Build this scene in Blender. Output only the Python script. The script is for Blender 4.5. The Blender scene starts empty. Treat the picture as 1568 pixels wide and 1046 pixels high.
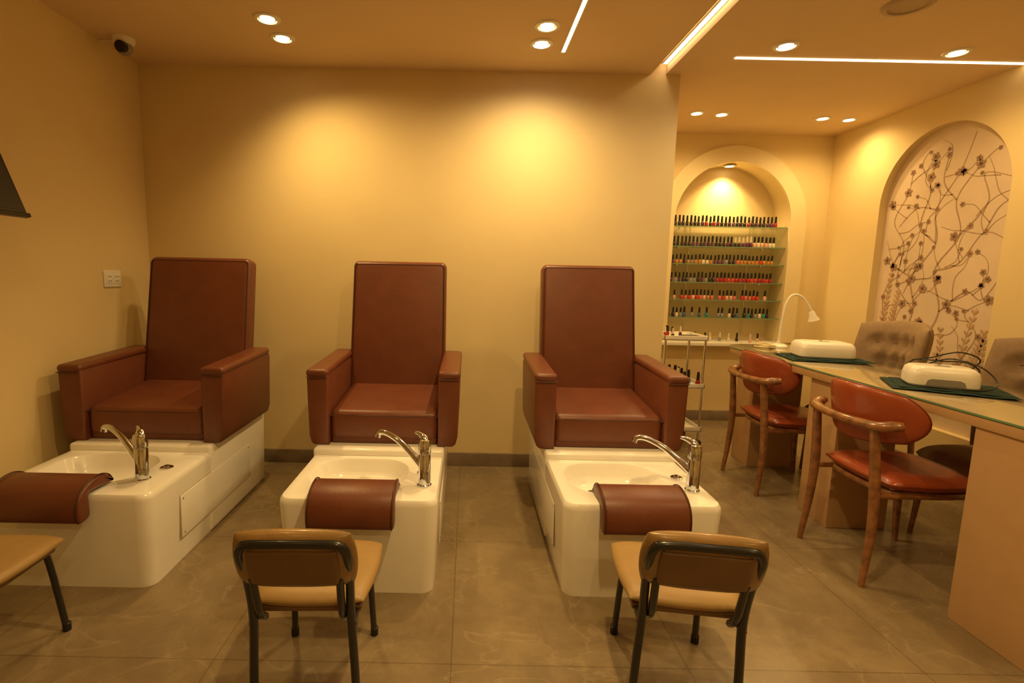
import bpy,bmesh,math,random
from mathutils import Vector,Matrix
random.seed(3)
sc=bpy.context.scene
sc.view_settings.view_transform='Standard'
sc.view_settings.exposure=0.0

# ------------------------------------------------------------ materials
def mat(name,col,rough=.5,metal=0,var=.06,scale=12,bump=0,bscale=200,coat=0,trans=0,emit=None,estr=0,spec=None):
    m=bpy.data.materials.new(name); m.use_nodes=True
    nt=m.node_tree; b=nt.nodes['Principled BSDF']
    b.inputs['Roughness'].default_value=rough; b.inputs['Metallic'].default_value=metal
    tc=nt.nodes.new('ShaderNodeTexCoord')
    n=nt.nodes.new('ShaderNodeTexNoise'); n.inputs['Scale'].default_value=scale; n.inputs['Detail'].default_value=4
    nt.links.new(tc.outputs['Object'],n.inputs['Vector'])
    r=nt.nodes.new('ShaderNodeValToRGB')
    r.color_ramp.elements[0].position=.3; r.color_ramp.elements[1].position=.7
    r.color_ramp.elements[0].color=(*[c*(1-var) for c in col],1)
    r.color_ramp.elements[1].color=(*[min(1,c*(1+var)) for c in col],1)
    nt.links.new(n.outputs['Fac'],r.inputs['Fac']); nt.links.new(r.outputs['Color'],b.inputs['Base Color'])
    if bump:
        n2=nt.nodes.new('ShaderNodeTexNoise'); n2.inputs['Scale'].default_value=bscale; n2.inputs['Detail'].default_value=3
        nt.links.new(tc.outputs['Object'],n2.inputs['Vector'])
        bp=nt.nodes.new('ShaderNodeBump'); bp.inputs['Strength'].default_value=bump; bp.inputs['Distance'].default_value=.002
        nt.links.new(n2.outputs['Fac'],bp.inputs['Height']); nt.links.new(bp.outputs['Normal'],b.inputs['Normal'])
    if coat: b.inputs['Coat Weight'].default_value=coat; b.inputs['Coat Roughness'].default_value=.1
    if trans: b.inputs['Transmission Weight'].default_value=trans
    if spec is not None: b.inputs['Specular IOR Level'].default_value=spec
    if emit: b.inputs['Emission Color'].default_value=(*emit,1); b.inputs['Emission Strength'].default_value=estr
    return m
WALL=mat('wall_paint',(.80,.65,.35),.75,var=.02,scale=3,bump=.05,bscale=90)
CEIL=mat('ceiling_paint',(.78,.60,.38),.85,var=.015,scale=3)
TRIM=mat('arch_trim_paint',(.84,.72,.44),.7,var=.02)
BASE=mat('stone_baseboard',(.24,.18,.12),.4,var=.2,scale=8)
LEATH=mat('brown_leather',(.155,.046,.021),.36,var=.10,scale=9,bump=.35,bscale=260)
LEATHD=mat('dark_leather_piping',(.07,.020,.010),.45)
WHITE=mat('white_acrylic',(.94,.92,.87),.2,var=.01,coat=.4)
WHITE2=mat('white_seam',(.45,.38,.28),.5)
CHROME=mat('chrome',(.72,.76,.85),.09,metal=1,var=.02)
BLACK=mat('black_plastic',(.012,.011,.01),.35)
BLKM=mat('black_metal_tube',(.012,.012,.013),.3,coat=.4)
TAN=mat('tan_vinyl',(.36,.23,.085),.42,var=.06,bump=.2,bscale=180)
TANP=mat('tan_vinyl_back',(.27,.16,.055),.30,var=.18,bump=.3,bscale=90,coat=.3)
TAND=mat('brown_vinyl_back',(.17,.092,.036),.42,var=.08)
ORNG=mat('orange_red_leather',(.34,.068,.022),.33,var=.08,bump=.2,bscale=220,coat=.2)
ORNGD=mat('orange_piping',(.18,.032,.010),.4)
WOOD=mat('walnut_wood',(.25,.105,.04),.28,var=.4,scale=25,coat=.6)
PEACH=mat('peach_laminate',(.50,.31,.16),.4,var=.03)
TOPM=mat('table_laminate',(.42,.31,.17),.3,var=.04)
GLASS=mat('glass_clear',(.78,.9,.8),.03,trans=.95,var=.01)
GLTOP=mat('glass_top',(.33,.27,.16),.05,var=.03,coat=1)
GLEDGE=mat('green_glass_edge',(.16,.30,.18),.1)
BEIGE=mat('beige_velvet',(.27,.18,.105),.8,var=.12,scale=30)
TEAL=mat('teal_towel',(.007,.032,.026),.95,var=.3,scale=60,bump=.8,bscale=300)
WPL=mat('white_plastic',(.88,.85,.76),.3,var=.01)
GREY=mat('grey_plastic',(.3,.28,.25),.4)
GRILLE=mat('speaker_grille',(.50,.38,.24),.6)
PANEL=mat('floral_wallpaper',(.70,.56,.43),.7,var=.07,scale=3)
BRANCH=mat('floral_branch_print',(.42,.28,.18),.7,var=.1)
PETAL=mat('floral_petal_print',(.35,.21,.13),.7,var=.15)
LEAFP=mat('floral_leaf_print',(.52,.33,.18),.7,var=.15)
E_LAMP=mat('lamp_glow',(1,1,1),emit=(1,.80,.45),estr=14)
E_LAMPC=mat('lamp_glow_cool',(1,1,1),emit=(.95,.97,1),estr=14)
E_STRIP=mat('led_strip_glow',(1,1,1),emit=(1,.76,.42),estr=6.5)
REFL=mat('lamp_reflector',(.9,.75,.4),.2,metal=1)

def floor_mat():
    m=bpy.data.materials.new('stone_tile_floor'); m.use_nodes=True
    nt=m.node_tree; b=nt.nodes['Principled BSDF']; L=nt.links.new
    tc=nt.nodes.new('ShaderNodeTexCoord'); mp=nt.nodes.new('ShaderNodeMapping')
    mp.inputs['Location'].default_value=(.034,-2.54,0)
    L(tc.outputs['Object'],mp.inputs['Vector'])
    br=nt.nodes.new('ShaderNodeTexBrick'); br.offset=0; br.squash=1
    br.inputs['Scale'].default_value=1; br.inputs['Brick Width'].default_value=.86; br.inputs['Row Height'].default_value=.86
    br.inputs['Mortar Size'].default_value=.0025; br.inputs['Mortar Smooth'].default_value=.3
    br.inputs['Color1'].default_value=(1,1,1,1); br.inputs['Color2'].default_value=(.94,.94,.94,1); br.inputs['Mortar'].default_value=(.62,.58,.52,1)
    L(mp.outputs['Vector'],br.inputs['Vector'])
    n=nt.nodes.new('ShaderNodeTexNoise'); n.inputs['Scale'].default_value=3.2; n.inputs['Detail'].default_value=12; n.inputs['Roughness'].default_value=.68; n.inputs['Distortion'].default_value=.5
    L(tc.outputs['Object'],n.inputs['Vector'])
    r=nt.nodes.new('ShaderNodeValToRGB'); e=r.color_ramp.elements
    e[0].position=.25; e[0].color=(.175,.128,.075,1); e[1].position=.78; e[1].color=(.34,.26,.155,1)
    x=e.new(.5); x.color=(.245,.183,.108,1)
    L(n.outputs['Fac'],r.inputs['Fac'])
    n2=nt.nodes.new('ShaderNodeTexNoise'); n2.inputs['Scale'].default_value=1.6; n2.inputs['Detail'].default_value=7; n2.inputs['Distortion'].default_value=1.2
    L(tc.outputs['Object'],n2.inputs['Vector'])
    r2=nt.nodes.new('ShaderNodeValToRGB'); e=r2.color_ramp.elements
    e[0].position=.49; e[0].color=(0,0,0,1); e[1].position=.51; e[1].color=(0,0,0,1); y=e.new(.5); y.color=(.22,.22,.22,1)
    L(n2.outputs['Fac'],r2.inputs['Fac'])
    mx0=nt.nodes.new('ShaderNodeMixRGB'); mx0.inputs[2].default_value=(.5,.40,.27,1)
    L(r2.outputs['Color'],mx0.inputs[0]); L(r.outputs['Color'],mx0.inputs[1])
    mx=nt.nodes.new('ShaderNodeMixRGB'); mx.blend_type='MULTIPLY'; mx.inputs[0].default_value=1
    L(mx0.outputs[0],mx.inputs[1]); L(br.outputs['Color'],mx.inputs[2]); L(mx.outputs[0],b.inputs['Base Color'])
    rr=nt.nodes.new('ShaderNodeMapRange'); rr.inputs[3].default_value=.20; rr.inputs[4].default_value=.34
    L(n.outputs['Fac'],rr.inputs[0]); L(rr.outputs[0],b.inputs['Roughness'])
    return m
FLOOR=floor_mat()

# ------------------------------------------------------------ mesh helpers
def empty(name,loc=(0,0,0),rz=0):
    o=bpy.data.objects.new(name,None); o.empty_display_size=.1
    o.location=loc; o.rotation_euler=(0,0,rz); sc.collection.objects.link(o); return o
def fin(name,me,m,parent,angle=40,M=None):
    if M is not None: me.transform(M)
    for mm in (m if isinstance(m,(list,tuple)) else [m]): me.materials.append(mm)
    for p in me.polygons: p.use_smooth=True
    try: me.set_sharp_from_angle(angle=math.radians(angle))
    except Exception: pass
    o=bpy.data.objects.new(name,me); sc.collection.objects.link(o)
    if parent: o.parent=parent
    return o
def mk(name,vs,fs,m,parent=None,angle=40,midx=None,M=None,merge=False,normals=True):
    me=bpy.data.meshes.new(name); me.from_pydata([tuple(v) for v in vs],[],fs)
    if midx:
        for p,i in zip(me.polygons,midx): p.material_index=i
    bm=bmesh.new(); bm.from_mesh(me)
    if merge: bmesh.ops.remove_doubles(bm,verts=bm.verts,dist=1e-5)
    if normals: bmesh.ops.recalc_face_normals(bm,faces=bm.faces)
    bm.to_mesh(me); bm.free()
    return fin(name,me,m,parent,angle,M)
def box(name,lo,hi,m,parent=None,bev=0,seg=3,fn=None,M=None):
    bm=bmesh.new(); bmesh.ops.create_cube(bm,size=1)
    for v in bm.verts:
        v.co=Vector([lo[i]+(v.co[i]+.5)*(hi[i]-lo[i]) for i in range(3)])
        if fn: v.co=Vector(fn(v.co))
    if bev: bmesh.ops.bevel(bm,geom=list(bm.edges),offset=bev,segments=seg,profile=.5,affect='EDGES')
    me=bpy.data.meshes.new(name); bm.to_mesh(me); bm.free()
    return fin(name,me,m,parent,40,M)
def prism(name,pts,axis,a0,a1,m,parent=None,bev=0,seg=3,M=None,angle=40):
    bm=bmesh.new()
    def P(p,a):
        return {'y':(p[0],a,p[1]),'x':(a,p[0],p[1]),'z':(p[0],p[1],a)}[axis]
    A=[bm.verts.new(P(p,a0)) for p in pts]; B=[bm.verts.new(P(p,a1)) for p in pts]
    n=len(pts)
    fa=bm.faces.new(A); fb=bm.faces.new(B[::-1])
    for i in range(n): bm.faces.new([A[i],B[i],B[(i+1)%n],A[(i+1)%n]])
    bmesh.ops.recalc_face_normals(bm,faces=bm.faces)
    if bev:
        es=list(set(list(fa.edges)+list(fb.edges)))
        bmesh.ops.bevel(bm,geom=es,offset=bev,segments=seg,profile=.5,affect='EDGES')
    me=bpy.data.meshes.new(name); bm.to_mesh(me); bm.free()
    return fin(name,me,m,parent,angle,M)
def loft(name,loops,m,parent=None,cap0=True,cap1=True,angle=35,M=None):
    vs=[];fs=[];n=len(loops[0])
    for l in loops: vs+=l
    for k in range(len(loops)-1):
        for i in range(n):
            j=(i+1)%n; fs.append([k*n+i,k*n+j,(k+1)*n+j,(k+1)*n+i])
    if cap0: fs.append(list(range(n))[::-1])
    if cap1: fs.append([(len(loops)-1)*n+i for i in range(n)])
    return mk(name,vs,fs,m,parent,angle,M=M)
def rrect(cx,cy,hx,hy,r,z,k=8):
    out=[]
    for q,(sx,sy) in enumerate([(1,1),(-1,1),(-1,-1),(1,-1)]):
        for i in range(k+1):
            a=math.pi/2*(q+i/k)
            out.append((cx+sx*(hx-r)+r*math.cos(a),cy+sy*(hy-r)+r*math.sin(a),z))
    return out
def lathe(name,prof,m,parent=None,n=28,loc=(0,0,0),M=None,angle=40):
    loops=[[(r*math.cos(2*math.pi*i/n)+loc[0],r*math.sin(2*math.pi*i/n)+loc[1],z+loc[2]) for i in range(n)] for r,z in prof]
    return loft(name,loops,m,parent,True,True,angle,M)
def cr(pts,sub=6,closed=False):
    P=[Vector(p) for p in pts]; n=len(P); out=[]
    rng=range(n if closed else n-1)
    for i in rng:
        if closed: a,b,c,d=P[i-1],P[i],P[(i+1)%n],P[(i+2)%n]
        else: a,b,c,d=P[max(i-1,0)],P[i],P[i+1],P[min(i+2,n-1)]
        for s in range(sub):
            t=s/sub
            out.append(.5*((2*b)+(c-a)*t+(2*a-5*b+4*c-d)*t*t+(3*b-a-3*c+d)*t**3))
    if not closed: out.append(P[-1])
    return out
def tube(name,pts,r,m,parent=None,n=10,closed=False,sub=6,M=None,flat=1):
    rs=r if isinstance(r,(list,tuple)) else None
    Q=cr(pts,sub,closed) if sub>1 else [Vector(p) for p in pts]
    N=len(Q); loops=[]
    up=None
    for i,p in enumerate(Q):
        if closed: t=(Q[(i+1)%N]-Q[i-1])
        else: t=Q[min(i+1,N-1)]-Q[max(i-1,0)]
        t.normalize()
        if up is None:
            up=Vector((0,0,1)) if abs(t.z)<.9 else Vector((0,1,0))
        up=(up-t*up.dot(t)).normalized(); sd=t.cross(up)
        if rs:
            f=i/(N-1)*(len(rs)-1); k=min(int(f),len(rs)-2); rad=rs[k]*(1-(f-k))+rs[k+1]*(f-k)
        else: rad=r
        loops.append([tuple(p+sd*math.cos(2*math.pi*j/n)*rad*flat+up*math.sin(2*math.pi*j/n)*rad) for j in range(n)])
    if closed: loops.append(loops[0]); return loft(name,loops,m,parent,False,False,60,M)
    return loft(name,loops,m,parent,True,True,60,M)
def pad(name,fn,th,m,parent=None,k=.5,nu=28,nv=20,thf=None,e=6,M=None):
    """cushion: fn(U,V)->(P,N); outline blends square->disc with k"""
    F=[];B=[]
    for j in range(nv+1):
        for i in range(nu+1):
            u=-math.cos(math.pi*i/nu); v=-math.cos(math.pi*j/nv)
            U=u*math.sqrt(1-k*v*v/2); V=v*math.sqrt(1-k*u*u/2)
            P,N=fn(U,V); P=Vector(P);N=Vector(N).normalized()
            t=th*math.sqrt(max(0,(1-abs(u)**e)*(1-abs(v)**e)))
            tb=t
            if thf: t*=thf(U,V)
            F.append(P+N*t); B.append(P-N*tb)
    W=nu+1; n0=len(F); fs=[]
    for j in range(nv):
        for i in range(nu):
            a,b,c,d=j*W+i,j*W+i+1,(j+1)*W+i+1,(j+1)*W+i
            fs.append([a,b,c,d]); fs.append([n0+d,n0+c,n0+b,n0+a])
    return mk(name,F+B,fs,m,parent,70,M=M,merge=True)
def pad_outline(fn,k,n=14):
    pts=[]
    for q in range(4):
        for i in range(n):
            s=-1+2*i/n
            u,v=[(s,-1),(1,s),(-s,1),(-1,-s)][q]
            U=u*math.sqrt(1-k*v*v/2); V=v*math.sqrt(1-k*u*u/2)
            pts.append(Vector(fn(U,V)[0]))
    return pts

# ------------------------------------------------------------ room shell
XL,XR,YB,YF,YN,ZC=-2.25,3.42,3.63,5.0,-2.2,2.76
XE=1.40
box('floor',(XL-.1,YN-.1,-.1),(XR+.2,YF+.3,0),FLOOR)
box('wall_left',(XL-.12,YN,0),(XL,YB+.1,ZC),WALL)
box('wall_back',(XL,YB,0),(XE,YB+.14,ZC),WALL)
box('wall_recess',(XE-.14,YB+.14,0),(XE,YF,ZC),WALL)
box('wall_front',(XL-.12,YN-.12,0),(XR+.2,YN,ZC),WALL)
def arch_wall(name,u0,u1,cu,r,spring,zb,depth,mp,m,mback=None,n=32):
    """wall with arched recess; mp(u,d,z)->xyz ; d=depth into the wall"""
    vs=[];fs=[];mi=[]
    def V(u,d,z): vs.append(mp(u,d,z)); return len(vs)-1
    def q(a,b,c,d,k=0): fs.append([V(*a),V(*b),V(*c),V(*d)]); mi.append(k)
    q((u0,0,0),(cu-r,0,0),(cu-r,0,ZC),(u0,0,ZC)); q((cu+r,0,0),(u1,0,0),(u1,0,ZC),(cu+r,0,ZC))
    if zb>0: q((cu-r,0,0),(cu+r,0,0),(cu+r,0,zb),(cu-r,0,zb))
    A=[(cu-r*math.cos(math.pi*i/n),spring+r*math.sin(math.pi*i/n)) for i in range(n+1)]
    for a,b in zip(A[:-1],A[1:]):
        q((a[0],0,a[1]),(b[0],0,b[1]),(b[0],0,ZC),(a[0],0,ZC))
    O=[(cu-r,zb)]+A+[(cu+r,zb)]
    for a,b in zip(O,O[1:]+O[:1]): q((a[0],0,a[1]),(b[0],0,b[1]),(b[0],depth,b[1]),(a[0],depth,a[1]))
    fs.append([V(p[0],depth,p[1]) for p in O]); mi.append(1 if mback else 0)
    return mk(name,vs,fs,[m,mback] if mback else m,midx=mi,merge=True,normals=False,angle=30)
NX=2.51; NR=.555; NS=1.95; NZ=.80
arch_wall('wall_far',XE,XR,NX,NR,NS,NZ,.22,lambda u,d,z:(u,YF+d,z),WALL)
PY=3.85; PR=.52; PS=2.03; PZ=.35
arch_wall('wall_right',YN,YF,PY,PR,PS,PZ,.06,lambda u,d,z:(XR+d,u,z),WALL,PANEL)
n=40; vs=[];fs=[]
def bandpts(r): return [(NX-r,.80)]+[(NX-r*math.cos(math.pi*i/n),NS+r*math.sin(math.pi*i/n)) for i in range(n+1)]+[(NX+r,.80)]
I=bandpts(NR); O=bandpts(.70)
for (r,y) in ((I,YF-.03),(O,YF-.03),(O,YF),(I,YF)):
    vs+=[(p[0],y,p[1]) for p in r]
K=len(I)
for i in range(K-1):
    for a,b in ((0,1),(1,2),(3,0)):
        fs.append([a*K+i,a*K+i+1,b*K+i+1,b*K+i])
for i in (0,K-1): fs.append([i,K+i,2*K+i,3*K+i])
mk('trim_1',vs,fs,TRIM,angle=30)
# ceiling with LED cove channel
cx0,cx1=1.20,1.30; D=.07
vs=[];fs=[]
def quad(*p):
    k=len(vs); vs.extend(p); fs.append([k,k+1,k+2,k+3])
Y0,Y1=YN-.1,YF+.3; X0,X1=XL-.12,XR+.2
quad((X0,Y0,ZC),(cx0,Y0,ZC),(cx0,Y1,ZC),(X0,Y1,ZC))
quad((cx1,Y0,ZC),(X1,Y0,ZC),(X1,Y1,ZC),(cx1,Y1,ZC))
quad((cx0,YB,ZC),(cx1,YB,ZC),(cx1,Y1,ZC),(cx0,Y1,ZC))
quad((cx0,Y0,ZC),(cx0,Y0,ZC+D),(cx0,YB,ZC+D),(cx0,YB,ZC))
quad((cx1,Y0,ZC),(cx1,Y0,ZC+D),(cx1,YB,ZC+D),(cx1,YB,ZC))
quad((cx0,Y0,ZC+D),(cx1,Y0,ZC+D),(cx1,YB,ZC+D),(cx0,YB,ZC+D))
quad((cx0,YB,ZC),(cx1,YB,ZC),(cx1,YB,ZC+D),(cx0,YB,ZC+D))
mk('ceiling',vs,fs,CEIL,normals=False)
bh=.10
box('baseboard_back',(XL,YB-.015,0),(XE,YB,bh),BASE,bev=.003)
box('baseboard_left',(XL,YN,0),(XL+.015,YB-.015,bh),BASE,bev=.003)
box('baseboard_far',(XE,YF-.015,0),(XR,YF,bh),BASE,bev=.003)
box('baseboard_right',(XR-.015,YN,0),(XR,YF-.015,bh),BASE,bev=.003)
box('baseboard_recess',(XE,YB,0),(XE+.015,YF-.015,bh),BASE,bev=.003)

# ------------------------------------------------------------ lights
WARM=(1.0,.65,.235)
def downlight(x,y,P=26,cool=False,z=ZC,size=1.0,ang=165,blend=1.0,aim=(0,0,-1)):
    e=empty('ceiling_downlight',(x,y,z))
    s=size
    lathe('trim_ring',[(.049*s,-.002),(.051*s,-.009),(.067*s,-.007),(.071*s,0),(.049*s,0)],WPL,e,n=32)
    lathe('reflector',[(.050*s,-.003),(.040*s,-.001),(.039*s,-.0005)],REFL,e,n=32)
    lathe('bulb',[(.001,-.012),(.024*s,-.0115),(.038*s,-.006),(.040*s,-.001)],E_LAMPC if cool else E_LAMP,e,n=24)
    ld=bpy.data.lights.new('spot','SPOT'); ld.energy=P; ld.color=(1,.74,.38) if cool else WARM
    ld.spot_size=math.radians(ang); ld.spot_blend=blend; ld.shadow_soft_size=.035
    lo=bpy.data.objects.new('spot',ld); sc.collection.objects.link(lo); lo.parent=e; lo.location=(0,0,-.03)
    lo.rotation_euler=Vector(aim).to_track_quat('-Z','Y').to_euler()
    return e
downlight(-1.12,2.97,54,ang=140,aim=(.32,.12,-1)); downlight(-1.12,3.20,20,ang=150,aim=(.2,0,-1))
downlight(.405,2.99,60); downlight(.405,3.205,26,True)
downlight(1.825,3.17,32,True); downlight(2.858,3.21,38)
for x,y in ((1.855,4.41),(2.07,4.43),(2.943,4.48),(3.176,4.50)): downlight(x,y,20,size=.85)
for x,y,p in ((-1.12,1.2,9),(.405,1.2,112),(2.3,1.2,42),(-1.12,-.8,6),(.405,-.8,55),(2.3,-.8,40)):  # unseen downlights, added out of frame as ambient fill for the room
    downlight(x,y,p,ang=150 if x==.405 else 165)
downlight(NX-.01,YF+.10,52,z=NS+NR-.012,size=.8,ang=125)

def strip(name,lo,hi,W):
    e=empty(name,((lo[0]+hi[0])/2,(lo[1]+hi[1])/2,lo[2]))
    h=[(hi[i]-lo[i])/2 for i in range(3)]
    box('diffuser',(-h[0],-h[1],0),(h[0],h[1],2*h[2]),E_STRIP,e)
    g=.006
    for nm,a,b in (('rail_a',(-h[0]-g,-h[1],-.001),(-h[0],h[1],2*h[2])),('rail_b',(h[0],-h[1],-.001),(h[0]+g,h[1],2*h[2]))):
        if h[0]<h[1]: box(nm,a,b,WPL,e)
    return e
strip('led_strip_light',(.54,.3,ZC-.004),(.562,3.31,ZC),0)
strip('led_strip_light',(1.62,3.335,ZC-.004),(3.41,3.357,ZC),0)
strip('led_strip_light',(1.265,-1.5,ZC+.055),(1.295,3.6,ZC+.065),0)

# ------------------------------------------------------------ pedicure chairs
def pedicure_chair(cx,dy=0,sx=1.0,tx=0,px=0,fx=.27):
    e=empty('pedicure_spa_chair',(cx,2.68,0)); e.scale=(sx,1,1)
    bx,by=-.05+tx,-.31
    O=lambda z,ins=0,t=0: rrect(tx,-.32+t/2,.345-ins-t*.6,.30-ins-t/2,.055,z)
    Bw=lambda z,ins: rrect(bx,by,.235-ins,.19-ins,max(.03,.15-ins*.9),z)
    loft('foot_basin',[O(0,0,.03),O(.2,0,.014),O(.41,0,0),O(.428,.003),O(.438,.010),O(.441,.022),
        Bw(.441,-.004),Bw(.438,.003),Bw(.42,.012),Bw(.38,.022),Bw(.35,.04),Bw(.335,.07),Bw(.33,.11)],WHITE,e)
    tp=lambda c:(tx+c.x*(1-.03*(1-c.z/.475)),c.y,c.z)
    box('pedestal',(-.347,-.09,0),(.347,.64,.477),WHITE,e,bev=.016,fn=tp)
    for s in (-1,1):
        x0=.3365*s+tx
        S1=Matrix.Translation((x0,0,0)) @ Matrix.Scale(s,4,(1,0,0))
        box('access_panel_gap',(-.004,-.38,.117),(.0062,.40,.333),WHITE2,e,M=S1)
        box('access_panel',(-.004,-.375,.121),(.009,.395,.329),WHITE,e,bev=.002,M=S1)
        for yy in (-.355,.375):
            for zz in (.14,.31):
                box('panel_screw',(-.004,yy-.004,zz-.004),(.0105,yy+.004,zz+.004),GREY,e,M=S1)
    lathe('drain',[(.026,.331),(.026,.336),(.018,.338),(.001,.338)],BLACK,e,loc=(-.13+tx,-.25,0))
    lathe('drain_knob',[(.028,.441),(.028,.447),(.022,.450),(.014,.4485),(.012,.455),(.001,.456)],CHROME,e,loc=(.255+tx,-.31,0))
    fy=-.45
    lathe('faucet_body',[(.033,.441),(.033,.447),(.028,.452),(.0275,.585),(.0255,.588),(.0255,.592),(.029,.596),(.029,.645),(.024,.656),(.008,.660),(.001,.660)],CHROME,e,loc=(fx,fy,0))
    tube('faucet_spout',[(fx-.015,fy+.005,.535),(fx-.06,fy+.03,.575),(fx-.12,fy+.065,.622),(fx-.185,fy+.10,.650),(fx-.225,fy+.12,.648),(fx-.234,fy+.126,.625)],[.019,.016,.014,.013,.013,.014],CHROME,e,n=14)
    tube('faucet_lever',[(fx,fy,.645),(fx-.004,fy+.01,.662),(fx-.025,fy+.035,.672),(fx-.045,fy+.055,.674)],[.018,.015,.010,.007],CHROME,e,n=10,flat=1.2)
    prof=cr([(-.475,.447),(-.50,.482),(-.55,.503),(-.61,.500),(-.665,.475),(-.695,.43),(-.70,.375),(-.69,.345),(-.655,.343),(-.632,.36),(-.630,.41),(-.628,.444),(-.60,.452),(-.54,.450)],4,True)
    prism('footrest_cushion',[(p.x,p.y) for p in prof],'x',-.205+px,.162+px,LEATH,e,bev=.014,seg=3,angle=50)
    for xx in (-.197+px,.154+px):
        tube('footrest_piping',[(xx,p.x,p.y+.001) for p in cr([(-.475,.45,0),(-.50,.484,0),(-.55,.505,0),(-.61,.502,0),(-.667,.476,0),(-.697,.43,0),(-.702,.375,0),(-.692,.345,0)],3)],.003,LEATHD,e,n=6,sub=1)
    sl=lambda c:(c.x,c.y,c.z+(.045*(c.y)/.5 if c.z>.6 else 0))
    y0=dy
    box('seat_base',(-.29,.0+y0,.477),(.29,.57+y0,.60),LEATH,e,bev=.018)
    box('seat_cushion',(-.292,-.012+y0,.50),(.292,.53+y0,.662),LEATH,e,bev=.035,seg=5,fn=sl)
    tube('seat_piping',[(-.287,.45+y0,.672),(-.287,.02+y0,.642),(-.27,-.006+y0,.636),(0,-.010+y0,.636),(.27,-.006+y0,.636),(.287,.02+y0,.642),(.287,.45+y0,.672)],.0035,LEATHD,e,n=6,sub=3)
    for s in (-1,1):
        pr=[(.292,.477),(.372,.477),(.388,.49),(.399,.53),(.407,.85),(.400,.872),(.30,.872),(.292,.86)]
        prism('armrest',[(s*a,b) for a,b in pr],'y',-.035+y0,.61+y0,LEATH,e,bev=.014)
        box('armrest_pad',(s*.350-.060,-.041+y0,.845),(s*.350+.060,.60+y0,.89),LEATH,e,bev=.021,seg=5,fn=lambda c:(c.x,c.y,c.z+.035*max(0,c.y-y0)))
        tube('armrest_piping',[(s*.350+a,-.042+y0,b) for a,b in ((-.055,.850),(0,.846),(.055,.850))],.0028,LEATHD,e,n=6,sub=2)
    M=Matrix.Translation((0,.475+y0,.655))@Matrix.Rotation(math.radians(-10.5),4,'X')
    box('backrest',(-.305,0,0),(.305,.125,.84),LEATH,e,bev=.034,seg=6,M=M,fn=lambda c:(c.x*(1-.02*c.z/.84),c.y,c.z))
    pp=[(-.292,.003,.03),(-.290,.003,.3),(-.286,.003,.79)]
    for i in range(1,6):
        a=math.pi-math.pi/2*i/6; pp.append((-.266+.02*math.cos(a),.003,.795+.02*math.sin(a)))
    pp+=[(-.258,.003,.815),(0,.003,.815)]
    pp+=[(-x,y,z) for x,y,z in pp[-2::-1]]
    tube('backrest_piping',pp,.004,LEATHD,e,n=6,sub=1,M=M)
    return e
pedicure_chair(-1.72,-.01,1.08,0,-.035,.228); pedicure_chair(-.44,tx=-.016,px=-.010,fx=.258); pedicure_chair(.775,px=.008)

# ------------------------------------------------------------ low stool-chairs in the foreground
def low_chair(x,y,rz):
    e=empty('low_stool_chair',(x,y,0),rz)
    fr=[(-.160,-.205,0),(-.153,-.212,.2),(-.145,-.222,.38),(-.148,-.252,.52),(-.151,-.290,.60),(-.142,-.304,.636),(-.116,-.309,.652),(0,-.310,.655),(.116,-.309,.652),(.142,-.304,.636),(.151,-.290,.60),(.148,-.252,.52),(.145,-.222,.38),(.153,-.212,.2),(.160,-.205,0)]
    tube('back_frame',fr,.0135,BLKM,e,n=12,sub=5)
    bf=lambda U,V:((.176*U,-.268-.028*V,.588+.098*V),(0,-.95,-.27))
    pad('back_pad',bf,.030,TANP,e,k=.34,e=5)
    ip=lambda U,V:((.128*U,-.294-.018*V,.574+.060*V),(0,-.95,-.27))
    pad('back_board',ip,.010,TAND,e,k=.12,e=14)
    sf=lambda U,V:((.195*U*(1+.04*V),.005+.185*V,.385),(0,0,1))
    pad('seat_cushion',sf,.028,TAN,e,k=.3)
    box('seat_board',(-.165,-.16,.345),(.165,.16,.366),TAND,e,bev=.006)
    for s in (-1,1):
        tube('front_leg',[(s*.135,.10,.35),(s*.14,.145,.33),(s*.152,.19,.02),(s*.153,.192,0)],.012,BLKM,e,n=10)
        tube('seat_rail',[(s*.150,-.222,.35),(s*.145,-.05,.348),(s*.135,.11,.348)],.011,BLKM,e,n=10)
        lathe('foot_cap',[(.015,0),(.015,.03),(.012,.032)],BLACK,e,n=12,loc=(s*.153,.192,0))
        lathe('foot_cap',[(.016,0),(.016,.03),(.012,.032)],BLACK,e,n=12,loc=(s*.160,-.205,0))
        tube('back_bracket',[(s*.122,-.19,.352),(s*.121,-.235,.40),(s*.124,-.272,.53)],.012,BLKM,e,n=8)
    return e
low_chair(-.485,1.63,math.radians(2)); low_chair(.732,1.65,math.radians(-8)); low_chair(-1.68,1.62,math.radians(2))

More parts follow.
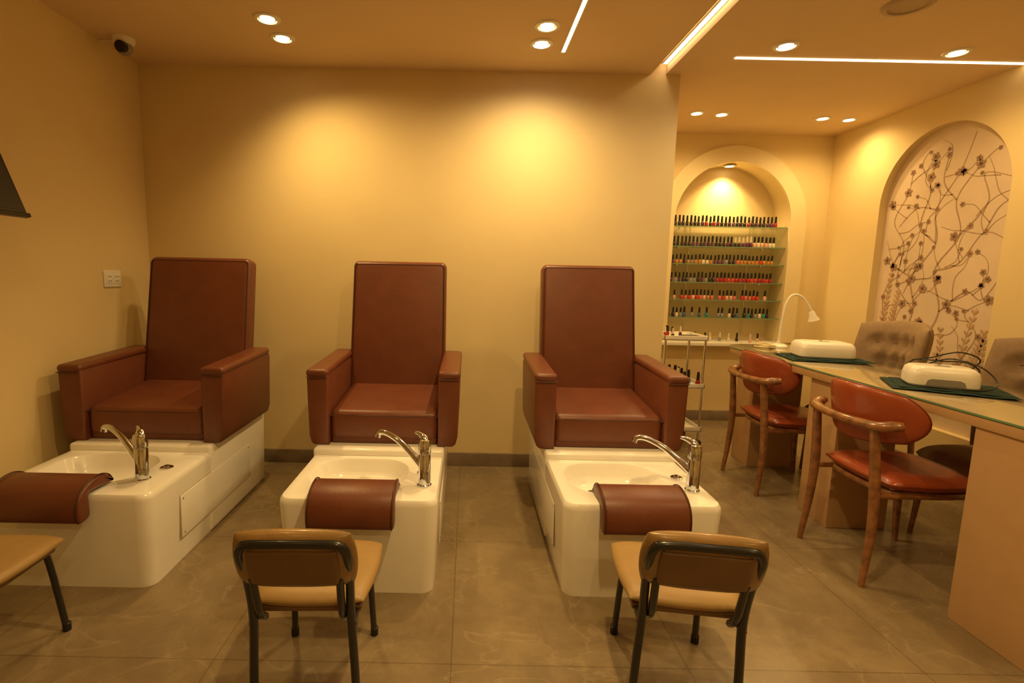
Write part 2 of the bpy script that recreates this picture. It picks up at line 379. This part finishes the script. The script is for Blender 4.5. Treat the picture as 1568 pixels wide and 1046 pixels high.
# ------------------------------------------------------------ wood armchairs
def wood_chair(x,y,rz=0):
    e=empty('wooden_armchair',(x,y,0),rz)
    bf=lambda U,V:((-.275+.17*U*U-.02*V,.265*U,.792+.136*V),(-.265,.34*U,0))
    pad('back_pad',bf,.024,ORNG,e,k=.75,nu=36)
    tube('back_piping',pad_outline(bf,.75),.0045,ORNGD,e,n=6,closed=True,sub=1)
    tube('arm_rail',[(-.215,-.252,.776),(-.25,-.235,.770),(-.296,-.185,.76),(-.325,0,.758),(-.296,.185,.76),(-.25,.235,.770),(-.215,.252,.776)],[.019,.025,.022,.019,.022,.025,.019],WOOD,e,n=12,flat=1.25)
    sf=lambda U,V:((.02+.245*U,.24*V,.485),(0,0,1))
    pad('seat_cushion',sf,.036,ORNG,e,k=.45)
    tube('seat_piping',pad_outline(sf,.45),.005,ORNGD,e,n=6,closed=True,sub=1)
    so=[Vector((p.x*.86,p.y*.86,.438)) for p in pad_outline(sf,.45)]
    tube('seat_apron',so,.018,WOOD,e,n=8,closed=True,sub=1)
    for s in (-1,1):
        tube('rear_leg',[(-.285,s*.222,0),(-.262,s*.212,.25),(-.262,s*.200,.48),(-.288,s*.190,.755)],[.013,.019,.023,.019],WOOD,e,n=12)
        tube('front_leg',[(.235,s*.215,0),(.215,s*.205,.22),(.20,s*.19,.45)],[.013,.019,.022],WOOD,e,n=12)
        tube('side_stretcher',[(-.262,s*.20,.43),(.20,s*.19,.43)],.014,WOOD,e,n=8,sub=1)
    return e
wood_chair(2.14,2.43); wood_chair(2.20,3.41)

# ------------------------------------------------------------ manicure table
T=empty('manicure_table',(2.4,2.7,0))
TZ=.89
def outl(g=0):
    x0,x1,y0,y1=2.05-g-2.4,2.75+g-2.4,1.25-2.7,4.10+g-2.7
    pts=[(x0,y0),(x1,y0)]
    for q,(cx,cy,r) in enumerate(((x1,y1,.12),(x0,y1,.22))):
        for i in range(9):
            a=math.pi/2*(q+i/8); pts.append((cx-(r if q==0 else -r)+r*math.cos(a),cy-r+r*math.sin(a)))
    return pts
prism('table_top',outl(),'z',TZ-.055,TZ-.012,PEACH,T,bev=.003,seg=2)
prism('table_surface',outl(-.004),'z',TZ-.012,TZ-.010,TOPM,T)
prism('glass_sheet',outl(.004),'z',TZ-.0095,TZ,GLTOP,T,bev=.002,seg=2)
box('glass_edge',(-.3545,-1.44,TZ-.009),(-.3535,1.18,TZ-.001),GLEDGE,T)
def wb(n,a,b): box(n,(a[0]-2.4,a[1]-2.7,a[2]),(b[0]-2.4,b[1]-2.7,b[2]),PEACH,T,bev=.003)
wb('base_panel_near',(2.06,1.28,0),(2.60,2.0,TZ-.055))
wb('base_panel_middle',(2.08,2.77,0),(2.42,3.02,TZ-.055))
wb('base_panel_far',(2.14,3.72,0),(2.50,3.95,TZ-.055))
wb('modesty_rail',(2.46,2.0,.74),(2.50,3.9,TZ-.055))

def tufted(x,y,rz=0):
    e=empty('tufted_armchair',(x,y,0),rz)
    btn=[(u,v) for v,us in ((.55,(-.6,-.2,.2,.6)),(.15,(-.4,0,.4)),(-.25,(-.6,-.2,.2,.6))) for u in us]
    bf=lambda U,V:((.24+.05*V-.15*U*U,(.245+.05*(V+1)/2)*U,.80+.345*V-.02*U*U*V),(-.30,-.30*U,0))
    def tf(U,V):
        d=min(((U-a)**2*.9+(V-b)**2*1.2) for a,b in btn); return .45+.75*min(1,math.sqrt(d)/.22)
    pad('tufted_back',bf,.05,BEIGE,e,k=.22,nu=56,nv=44,thf=tf)
    for a,b in btn:
        P,N=bf(a,b); P=Vector(P)+Vector(N).normalized()*.024
        lathe('button',[(.001,-.008),(.009,-.004),(.010,0),(.007,.005),(.001,.007)],BEIGE,e,n=10,loc=tuple(P))
    sf=lambda U,V:((-.01+.25*U,.25*V,.47),(0,0,1))
    pad('seat_cushion',sf,.065,BEIGE,e,k=.3)
    for sx,sy in ((-1,-1),(-1,1),(1,-1),(1,1)):
        tube('leg',[(sx*.20,sy*.20,.43),(sx*.22,sy*.22,0)],[.02,.012],WOOD,e,n=10,sub=2)
    return e
tufted(2.76,3.48); tufted(2.76,2.52)

def towel(x,y,hx,hy,rz):
    e=empty('folded_towel',(x,y,TZ),rz)
    f=lambda U,V:((hx*U,hy*V,.007+.002*math.sin(9*U)*math.cos(7*V)),(0,0,1))
    pad('towel_fold',f,.0048,TEAL,e,k=.03,nu=30,nv=24)
    f2=lambda U,V:((hx*.9*U+.01,hy*.88*V,.0125+.0015*math.sin(7*U+1)*math.cos(8*V)),(0,0,1))
    pad('towel_layer',f2,.0035,TEAL,e,k=.03,nu=30,nv=24)
    return e
towel(2.37,3.36,.24,.17,math.radians(-12)); towel(2.36,2.47,.23,.17,math.radians(-30))
def nail_lamp(x,y,rz,hx=.16,hy=.11,h=.10,cable=False):
    e=empty('uv_nail_lamp',(x,y,TZ+.0185),rz)
    loft('housing',[rrect(0,0,hx-.006,hy-.006,.04,.0),rrect(0,0,hx,hy,.045,.008),rrect(0,0,hx,hy,.045,h*.55),rrect(0,.002,hx-.006,hy-.006,.045,h*.82),rrect(0,.005,hx-.02,hy-.018,.04,h*.96),rrect(0,.005,hx-.04,hy-.035,.035,h)],WPL,e)
    if cable:
        prism('hand_opening',[(-hx*.55,.008),(hx*.55,.008),(hx*.5,h*.34),(hx*.38,h*.42),(-hx*.38,h*.42),(-hx*.5,h*.34)],'y',-hy-.0015,-hy+.02,GREY,e)
    else:
        prism('hand_opening',[(-hx*.62,.008),(hx*.62,.008),(hx*.6,h*.42),(hx*.45,h*.56),(-hx*.45,h*.56),(-hx*.6,h*.42)],'y',hy-.02,hy+.0015,GREY,e)
    box('display',(-.03,-.03,h-.002),(.03,0,h+.0015),GREY,e,bev=.001)
    lathe('button',[(.008,h-.001),(.008,h+.003),(.001,h+.003)],GREY,e,n=12,loc=(0,.03,0))
    if cable:
        pts=[(.12,.10,.02),(.16,.06,.07),(.10,.02,.115),(0,.0,.118),(-.09,.05,.11),(-.12,.11,.05),(-.05,.13,.07),(.06,.11,.12),(.15,.02,.10),(.19,-.06,.04),(.14,-.12,.012),(.05,-.13,.006)]
        tube('power_cable',pts,.0035,BLACK,e,n=6,sub=8)
        pts=[(.10,.12,.03),(.17,.10,.12),(.08,.07,.16),(-.03,.06,.125),(-.11,-.0,.115)]
        tube('power_cable_loop',pts,.0035,BLACK,e,n=6,sub=8)
    return e
nail_lamp(2.37,3.37,math.radians(-12),.165,.11,.10)
nail_lamp(2.33,2.47,math.radians(-28),.135,.095,.095,True)
L=empty('desk_lamp',(2.42,3.93,TZ))
lathe('base',[(.065,0),(.065,.012),(.055,.02),(.015,.03),(.012,.05)],WPL,L)
tube('gooseneck',[(0,0,.03),(.01,0,.2),(.03,0,.34),(.075,0,.405),(.14,-.005,.395),(.195,-.01,.33),(.225,-.012,.275)],.0085,WPL,L,n=10)
Mh=Matrix.Translation((.235,-.012,.25))@Matrix.Rotation(math.radians(160),4,'Y')
lathe('lamp_head',[(.010,-.04),(.018,-.03),(.024,0),(.040,.035),(.038,.036),(.001,.02)],WPL,L,M=Mh)
C=empty('coiled_cable',(2.27,3.86,TZ))
tube('cable',[(.05*math.cos(a*1.3)*(1+.3*math.sin(a)),.06*math.sin(a*1.3)*(1+.2*math.cos(a*.7)),.006+.0012*a) for a in range(0,26)],.006,TRIM,C,n=6,sub=5)
box('plug',(.03,-.03,0),(.075,.0,.03),TRIM,C,bev=.006)

# ------------------------------------------------------------ niche shelves + polish
S=empty('glass_display_shelves',(NX,YF+.1,0))
zs=[1.912,1.72,1.553,1.377,1.206,1.033]
for z in zs:
    box('shelf',(-NR+.004,-.09,z-.008),(NR-.004,.11,z),GLASS,S)
    box('shelf_edge',(-NR+.004,-.093,z-.008),(NR-.004,-.0905,z),GLEDGE,S)
    for xx in (-.42,.42): box('bracket',(xx-.006,.07,z-.02),(xx+.006,.115,z-.0085),CHROME,S)
for xx in (-.3,.3): tube('suspension_rod',[(xx,.105,.86),(xx,.105,2.0)],.004,CHROME,S,n=8,sub=1)
cols=[(.02,.01,.015),(.35,.01,.02),(.55,.03,.02),(.6,.15,.12),(.7,.4,.3),(.75,.65,.5),(.05,.12,.25),(.02,.25,.25),(.1,.02,.08),(.5,.2,.03),(.25,.25,.25)]
pm=[BLACK]+[mat('polish_%d'%i,c,.15,coat=.6,var=.02) for i,c in enumerate(cols)]
vs=[];fs=[];mi=[]
def ring_stack(x,y,z,prof,mm):
    n=8; k=len(vs)
    for r,h in prof:
        for i in range(n): vs.append((x+r*math.cos(2*math.pi*i/n),y+r*math.sin(2*math.pi*i/n),z+h))
    for a in range(len(prof)-1):
        for i in range(n):
            j=(i+1)%n; fs.append([k+a*n+i,k+a*n+j,k+(a+1)*n+j,k+(a+1)*n+i]); mi.append(mm)
    fs.append([k+(len(prof)-1)*n+i for i in range(n)]); mi.append(mm)
def bottle(x,y,z,c,s=1,cap=0):
    ring_stack(x,y,z,[(.0145*s,0),(.0155*s,.004*s),(.0155*s,.034*s),(.008*s,.042*s)],c)
    ring_stack(x,y,z+.042*s,[(.0098*s,0),(.0095*s,.03*s),(.0078*s,.052*s),(.005*s,.053*s)],cap)
rows=[([0,0,8,1,0,0],1,1.06),([0,0,8,0,0],1,1.04),([9,10,5,8,0,3,9],1,.95),([0,8,10,1,1,2,2],1,1.0),([5,3,2,9,4,3,2],.72,1.0),([5,6,7,0,10,6,0],.75,1.0)]
for z,(pal,den,s) in zip(zs,rows):
    N=27
    for i in range(N):
        f=i/(N-1); x=-NR+.045+f*(2*NR-.14)
        if random.random()>den: continue
        if z==zs[3]: c=(0,8,10)[random.randrange(3)] if f<.45 else (1,1,2)[random.randrange(3)]
        elif z==zs[1] and f>.8: c=random.choice((5,3,4))
        elif z==zs[2] and f>.7: c=random.choice((9,2,9))
        else: c=random.choice(pal)
        cap=0
        if z==zs[1] and .6<f<.8: cap=6
        bottle(x+random.uniform(-.002,.002),-.045,z,c+1,s*random.choice((.95,1,1.0,1.04)),cap)
P=mk('nail_polish_bottles',vs,fs,pm,midx=mi,angle=50); P.location=(NX,YF+.1,0)
E=empty('niche_counter',(NX,YF,0))
box('counter_top',(-NR-.10,-.13,.765),(NR+.02,-.031,.80),WPL,E,bev=.004)
box('counter_inner',(-NR,-.031,.79),(NR,.21,.8005),WPL,E)
vs=[];fs=[];mi=[]
for i in range(9):
    bottle(-.35+i*.085+random.uniform(-.02,.02),random.uniform(-.08,.05),.801,random.choice((6,6,5,1,11)),.9,random.choice((0,6,0)))
B2=mk('counter_bottles',vs,fs,pm,midx=mi,angle=50); B2.location=(NX,YF,0)
Tr=empty('salon_trolley',(1.80,4.32,0))
for z in (.13,.50,.90):
    box('tray',(-.18,-.17,z),(.18,.17,z+.012),WPL,Tr,bev=.004)
    for a,b in (((-.18,-.17,z),(.18,-.162,z+.04)),((-.18,.162,z),(.18,.17,z+.04)),((-.18,-.17,z),(-.172,.17,z+.04)),((.172,-.17,z),(.18,.17,z+.04))): box('tray_rim',a,b,WPL,Tr,bev=.002)
for sx in (-1,1):
    for sy in (-1,1):
        tube('post',[(sx*.165,sy*.155,.06),(sx*.165,sy*.155,.93)],.010,CHROME,Tr,n=10,sub=1)
        lathe('caster',[(.02,0),(.028,.01),(.028,.045),(.012,.06)],BLACK,Tr,n=14,loc=(sx*.165,sy*.155,0))
vs=[];fs=[];mi=[]
for z in (.142,.512,.912):
    for i in range(16 if z<.9 else 7):
        bottle(random.uniform(-.14,.14),random.uniform(-.13,.13),z,random.choice((1,2,3,6,7,9)),random.choice((1,1.3,1.5)) if z<.9 else .9,random.choice((0,0,6)))
mk('tray_bottles',vs,fs,pm,Tr,midx=mi,angle=50)
box('tool_case',(-.02,-.15,.912),(.12,-.08,.94),BLACK,Tr,bev=.004)

# ------------------------------------------------------------ floral panel print
F=empty('floral_wall_panel',(XR+.06,PY+PR,0))
vs=[];fs=[]
def inside(s,z,g=.06):
    return g<s<1.04-g and (z<PS or (s-.52)**2+(z-PS)**2<(.52-g)**2)
def ribbon(pts,w0,w1,V,Fc,x=-.0015):
    Q=cr([(0,p[0],p[1]) for p in pts],8)
    k=len(V)
    for i,p in enumerate(Q):
        t=(Q[min(i+1,len(Q)-1)]-Q[max(i-1,0)]).normalized(); nrm=Vector((0,-t.z,t.y)); w=w0+(w1-w0)*i/(len(Q)-1)
        for s in (-1,1):
            q=p+nrm*w*s; V.append((x,-q.y,q.z))
    for i in range(len(Q)-1): Fc.append([k+2*i,k+2*i+1,k+2*i+3,k+2*i+2])
brs=[[(.25,.45),(.3,.9),(.38,1.2),(.33,1.45),(.5,1.7),(.47,1.95),(.62,2.2),(.70,2.45)],
[(.55,.45),(.5,.9),(.6,1.2),(.52,1.5),(.68,1.75),(.62,2.0),(.75,2.2),(.86,2.3)],
[(.38,1.2),(.2,1.4),(.22,1.7),(.1,1.9),(.2,2.1),(.22,2.25)],
[(.6,1.2),(.78,1.35),(.9,1.3),(1.0,1.45)],[(.52,1.5),(.7,1.55),(.85,1.75),(1.0,1.7)],
[(.68,1.75),(.85,1.95),(.8,2.15),(.98,2.1)],[(.5,1.7),(.35,1.85),(.4,2.1),(.3,2.3),(.35,2.4)],
[(.33,1.45),(.15,1.55),(.05,1.75)],[(.3,.9),(.12,1.1),(.08,1.3),(.15,1.45)],[(.62,2.0),(.5,2.15),(.52,2.35)],
[(.85,.45),(.8,.8),(.9,1.05),(.8,1.2),(.95,1.3)],[(.47,1.95),(.3,1.98),(.15,1.85)],[(.85,1.75),(.92,1.9),(.98,1.95)]]
for i,b in enumerate(brs): ribbon(b,.008 if i<2 else .0055,.002,vs,fs)
extra=[]
for k in range(62):
    b=random.choice(brs); j=random.randrange(len(b)-1); f=random.random()
    p=[b[j][0]*(1-f)+b[j+1][0]*f,b[j][1]*(1-f)+b[j+1][1]*f]; an=random.uniform(.3,2.8); pts=[tuple(p)]
    for q in range(random.randrange(2,5)):
        an+=random.uniform(-.9,.9); an=max(.1,min(3.0,an))
        nx=pts[-1][0]+.09*math.cos(an); nz=pts[-1][1]+.09*math.sin(an)
        if not inside(nx,nz,.04): break
        pts.append((nx,nz))
    if len(pts)>2: ribbon(pts,.0034,.0014,vs,fs); extra.append(pts)
fl=[]
for b in brs:
    for p in b[1:]:
        if random.random()<.55: fl.append((p[0]+random.uniform(-.02,.02),p[1]+random.uniform(-.02,.02)))
for b in extra:
    if random.random()<.75: fl.append(b[-1])
    if random.random()<.25: fl.append(b[1])
mk('branches',vs,fs,BRANCH,F,normals=False)
vs=[];fs=[]
def blob(cx,cz,a,l,w,x):
    k=len(vs); n=10
    for i in range(n):
        t=2*math.pi*i/n; u=l/2*(1+math.cos(t)); v=w*math.sin(t)*(.6+.4*(u/l))
        s=cx+u*math.cos(a)-v*math.sin(a); z=cz+u*math.sin(a)+v*math.cos(a); vs.append((x,-s,z))
    fs.append(list(range(k,k+n)))
for s,z in fl:
    if not inside(s,z): continue
    R=random.choice((.016,.020,.024,.036)); a0=random.random()*6
    for i in range(5): blob(s,z,a0+i*1.2566,R,R*.42,-.003)
mk('blossoms',vs,fs,PETAL,F,normals=False)
vs=[];fs=[]
for (s0,z0,h,lean) in ((.78,.7,.55,.1),(.68,.6,.5,-.05),(.88,.75,.35,.08),(.1,1.0,.5,.04),(.17,.95,.4,.06),(.95,.6,.45,.02),(.6,.5,.4,.03),(.4,.7,.35,-.05)):
    ribbon([(s0,z0),(s0+lean*.4,z0+h*.5),(s0+lean,z0+h)],.003,.001,vs,fs,-.002)
    for i in range(9):
        f=.15+.85*i/9
        for sg in (-1,1): blob(s0+lean*f,z0+h*f,math.pi/2+sg*.6,.055*(1.2-f*.5),.010,-.0025)
mk('leaf_sprigs',vs,fs,LEAFP,F,normals=False)

# ------------------------------------------------------------ small wall / ceiling things
G=empty('security_camera',(-2.09,3.25,ZC))
lathe('mount',[(.062,0),(.062,-.02),(.05,-.035),(.03,-.04)],WPL,G)
lathe('dome',[(.001,-.095),(.025,-.09),(.042,-.072),(.048,-.052),(.044,-.034),(.03,-.022)],GREY,G)
Mc=Matrix.Translation((.012,-.028,-.058))@Matrix.Rotation(math.radians(105),4,'X')
lathe('lens',[(.032,-.0),(.032,.03),(.026,.034),(.001,.034)],BLACK,G,M=Mc)
tube('cable',[(-.05,.0,-.012),(-.10,.02,-.004),(-.155,.02,-.006)],.006,WPL,G,n=6)
O=empty('wall_power_outlet',(XL,3.235,1.331))
box('plate',(0,-.078,-.052),(.009,.078,.052),WPL,O,bev=.004)
for yy in (-.033,.033):
    box('insert',(.006,yy-.028,-.030),(.0115,yy+.028,.030),WPL,O,bev=.002)
    for dz in (-.014,.014):
        for d in (-.010,.010): box('pin_hole',(.009,yy+d-.0035,dz-.0035),(.0118,yy+d+.0035,dz+.0035),BLACK,O)
V=empty('ceiling_speaker',(2.137,2.70,ZC))
lathe('grille_ring',[(.08,-.004),(.085,-.012),(.105,-.010),(.115,0),(.08,0)],GRILLE,V,n=36)
lathe('grille',[(.081,-.005),(.04,-.007),(.001,-.008)],GRILLE,V,n=36)
TVe=empty('wall_television',(-2.0,1.86,1.63))
Mt=Matrix.Rotation(math.radians(-20),4,'Y')
box('bezel',(-.03,-.5,0),(0,.5,.50),BLACK,TVe,bev=.006,M=Mt)
box('screen',(-.001,-.485,.02),(.0015,.485,.485),BLKM,TVe,M=Mt)
box('bottom_lip',(-.012,-.5,-.014),(.012,.5,.004),BLACK,TVe,bev=.003,M=Mt)
tube('wall_arm',[(-.10,0,.22),(-.24,0,.22)],.018,BLKM,TVe,n=8,sub=1)

# ------------------------------------------------------------ world + camera
w=bpy.data.worlds.new('world'); sc.world=w; w.use_nodes=True
w.node_tree.nodes['Background'].inputs[0].default_value=(.02,.013,.006,1); w.node_tree.nodes['Background'].inputs[1].default_value=.3
cd=bpy.data.cameras.new('cam'); co=bpy.data.objects.new('camera',cd); sc.collection.objects.link(co)
cd.sensor_width=36; cd.lens=17.91; cd.shift_x=.044; cd.clip_start=.02
co.matrix_world=Matrix.Translation((0,0,1.4))@Matrix.Rotation(math.radians(90-7.45),4,'X')@Matrix.Rotation(.02,4,'Z')
sc.camera=co
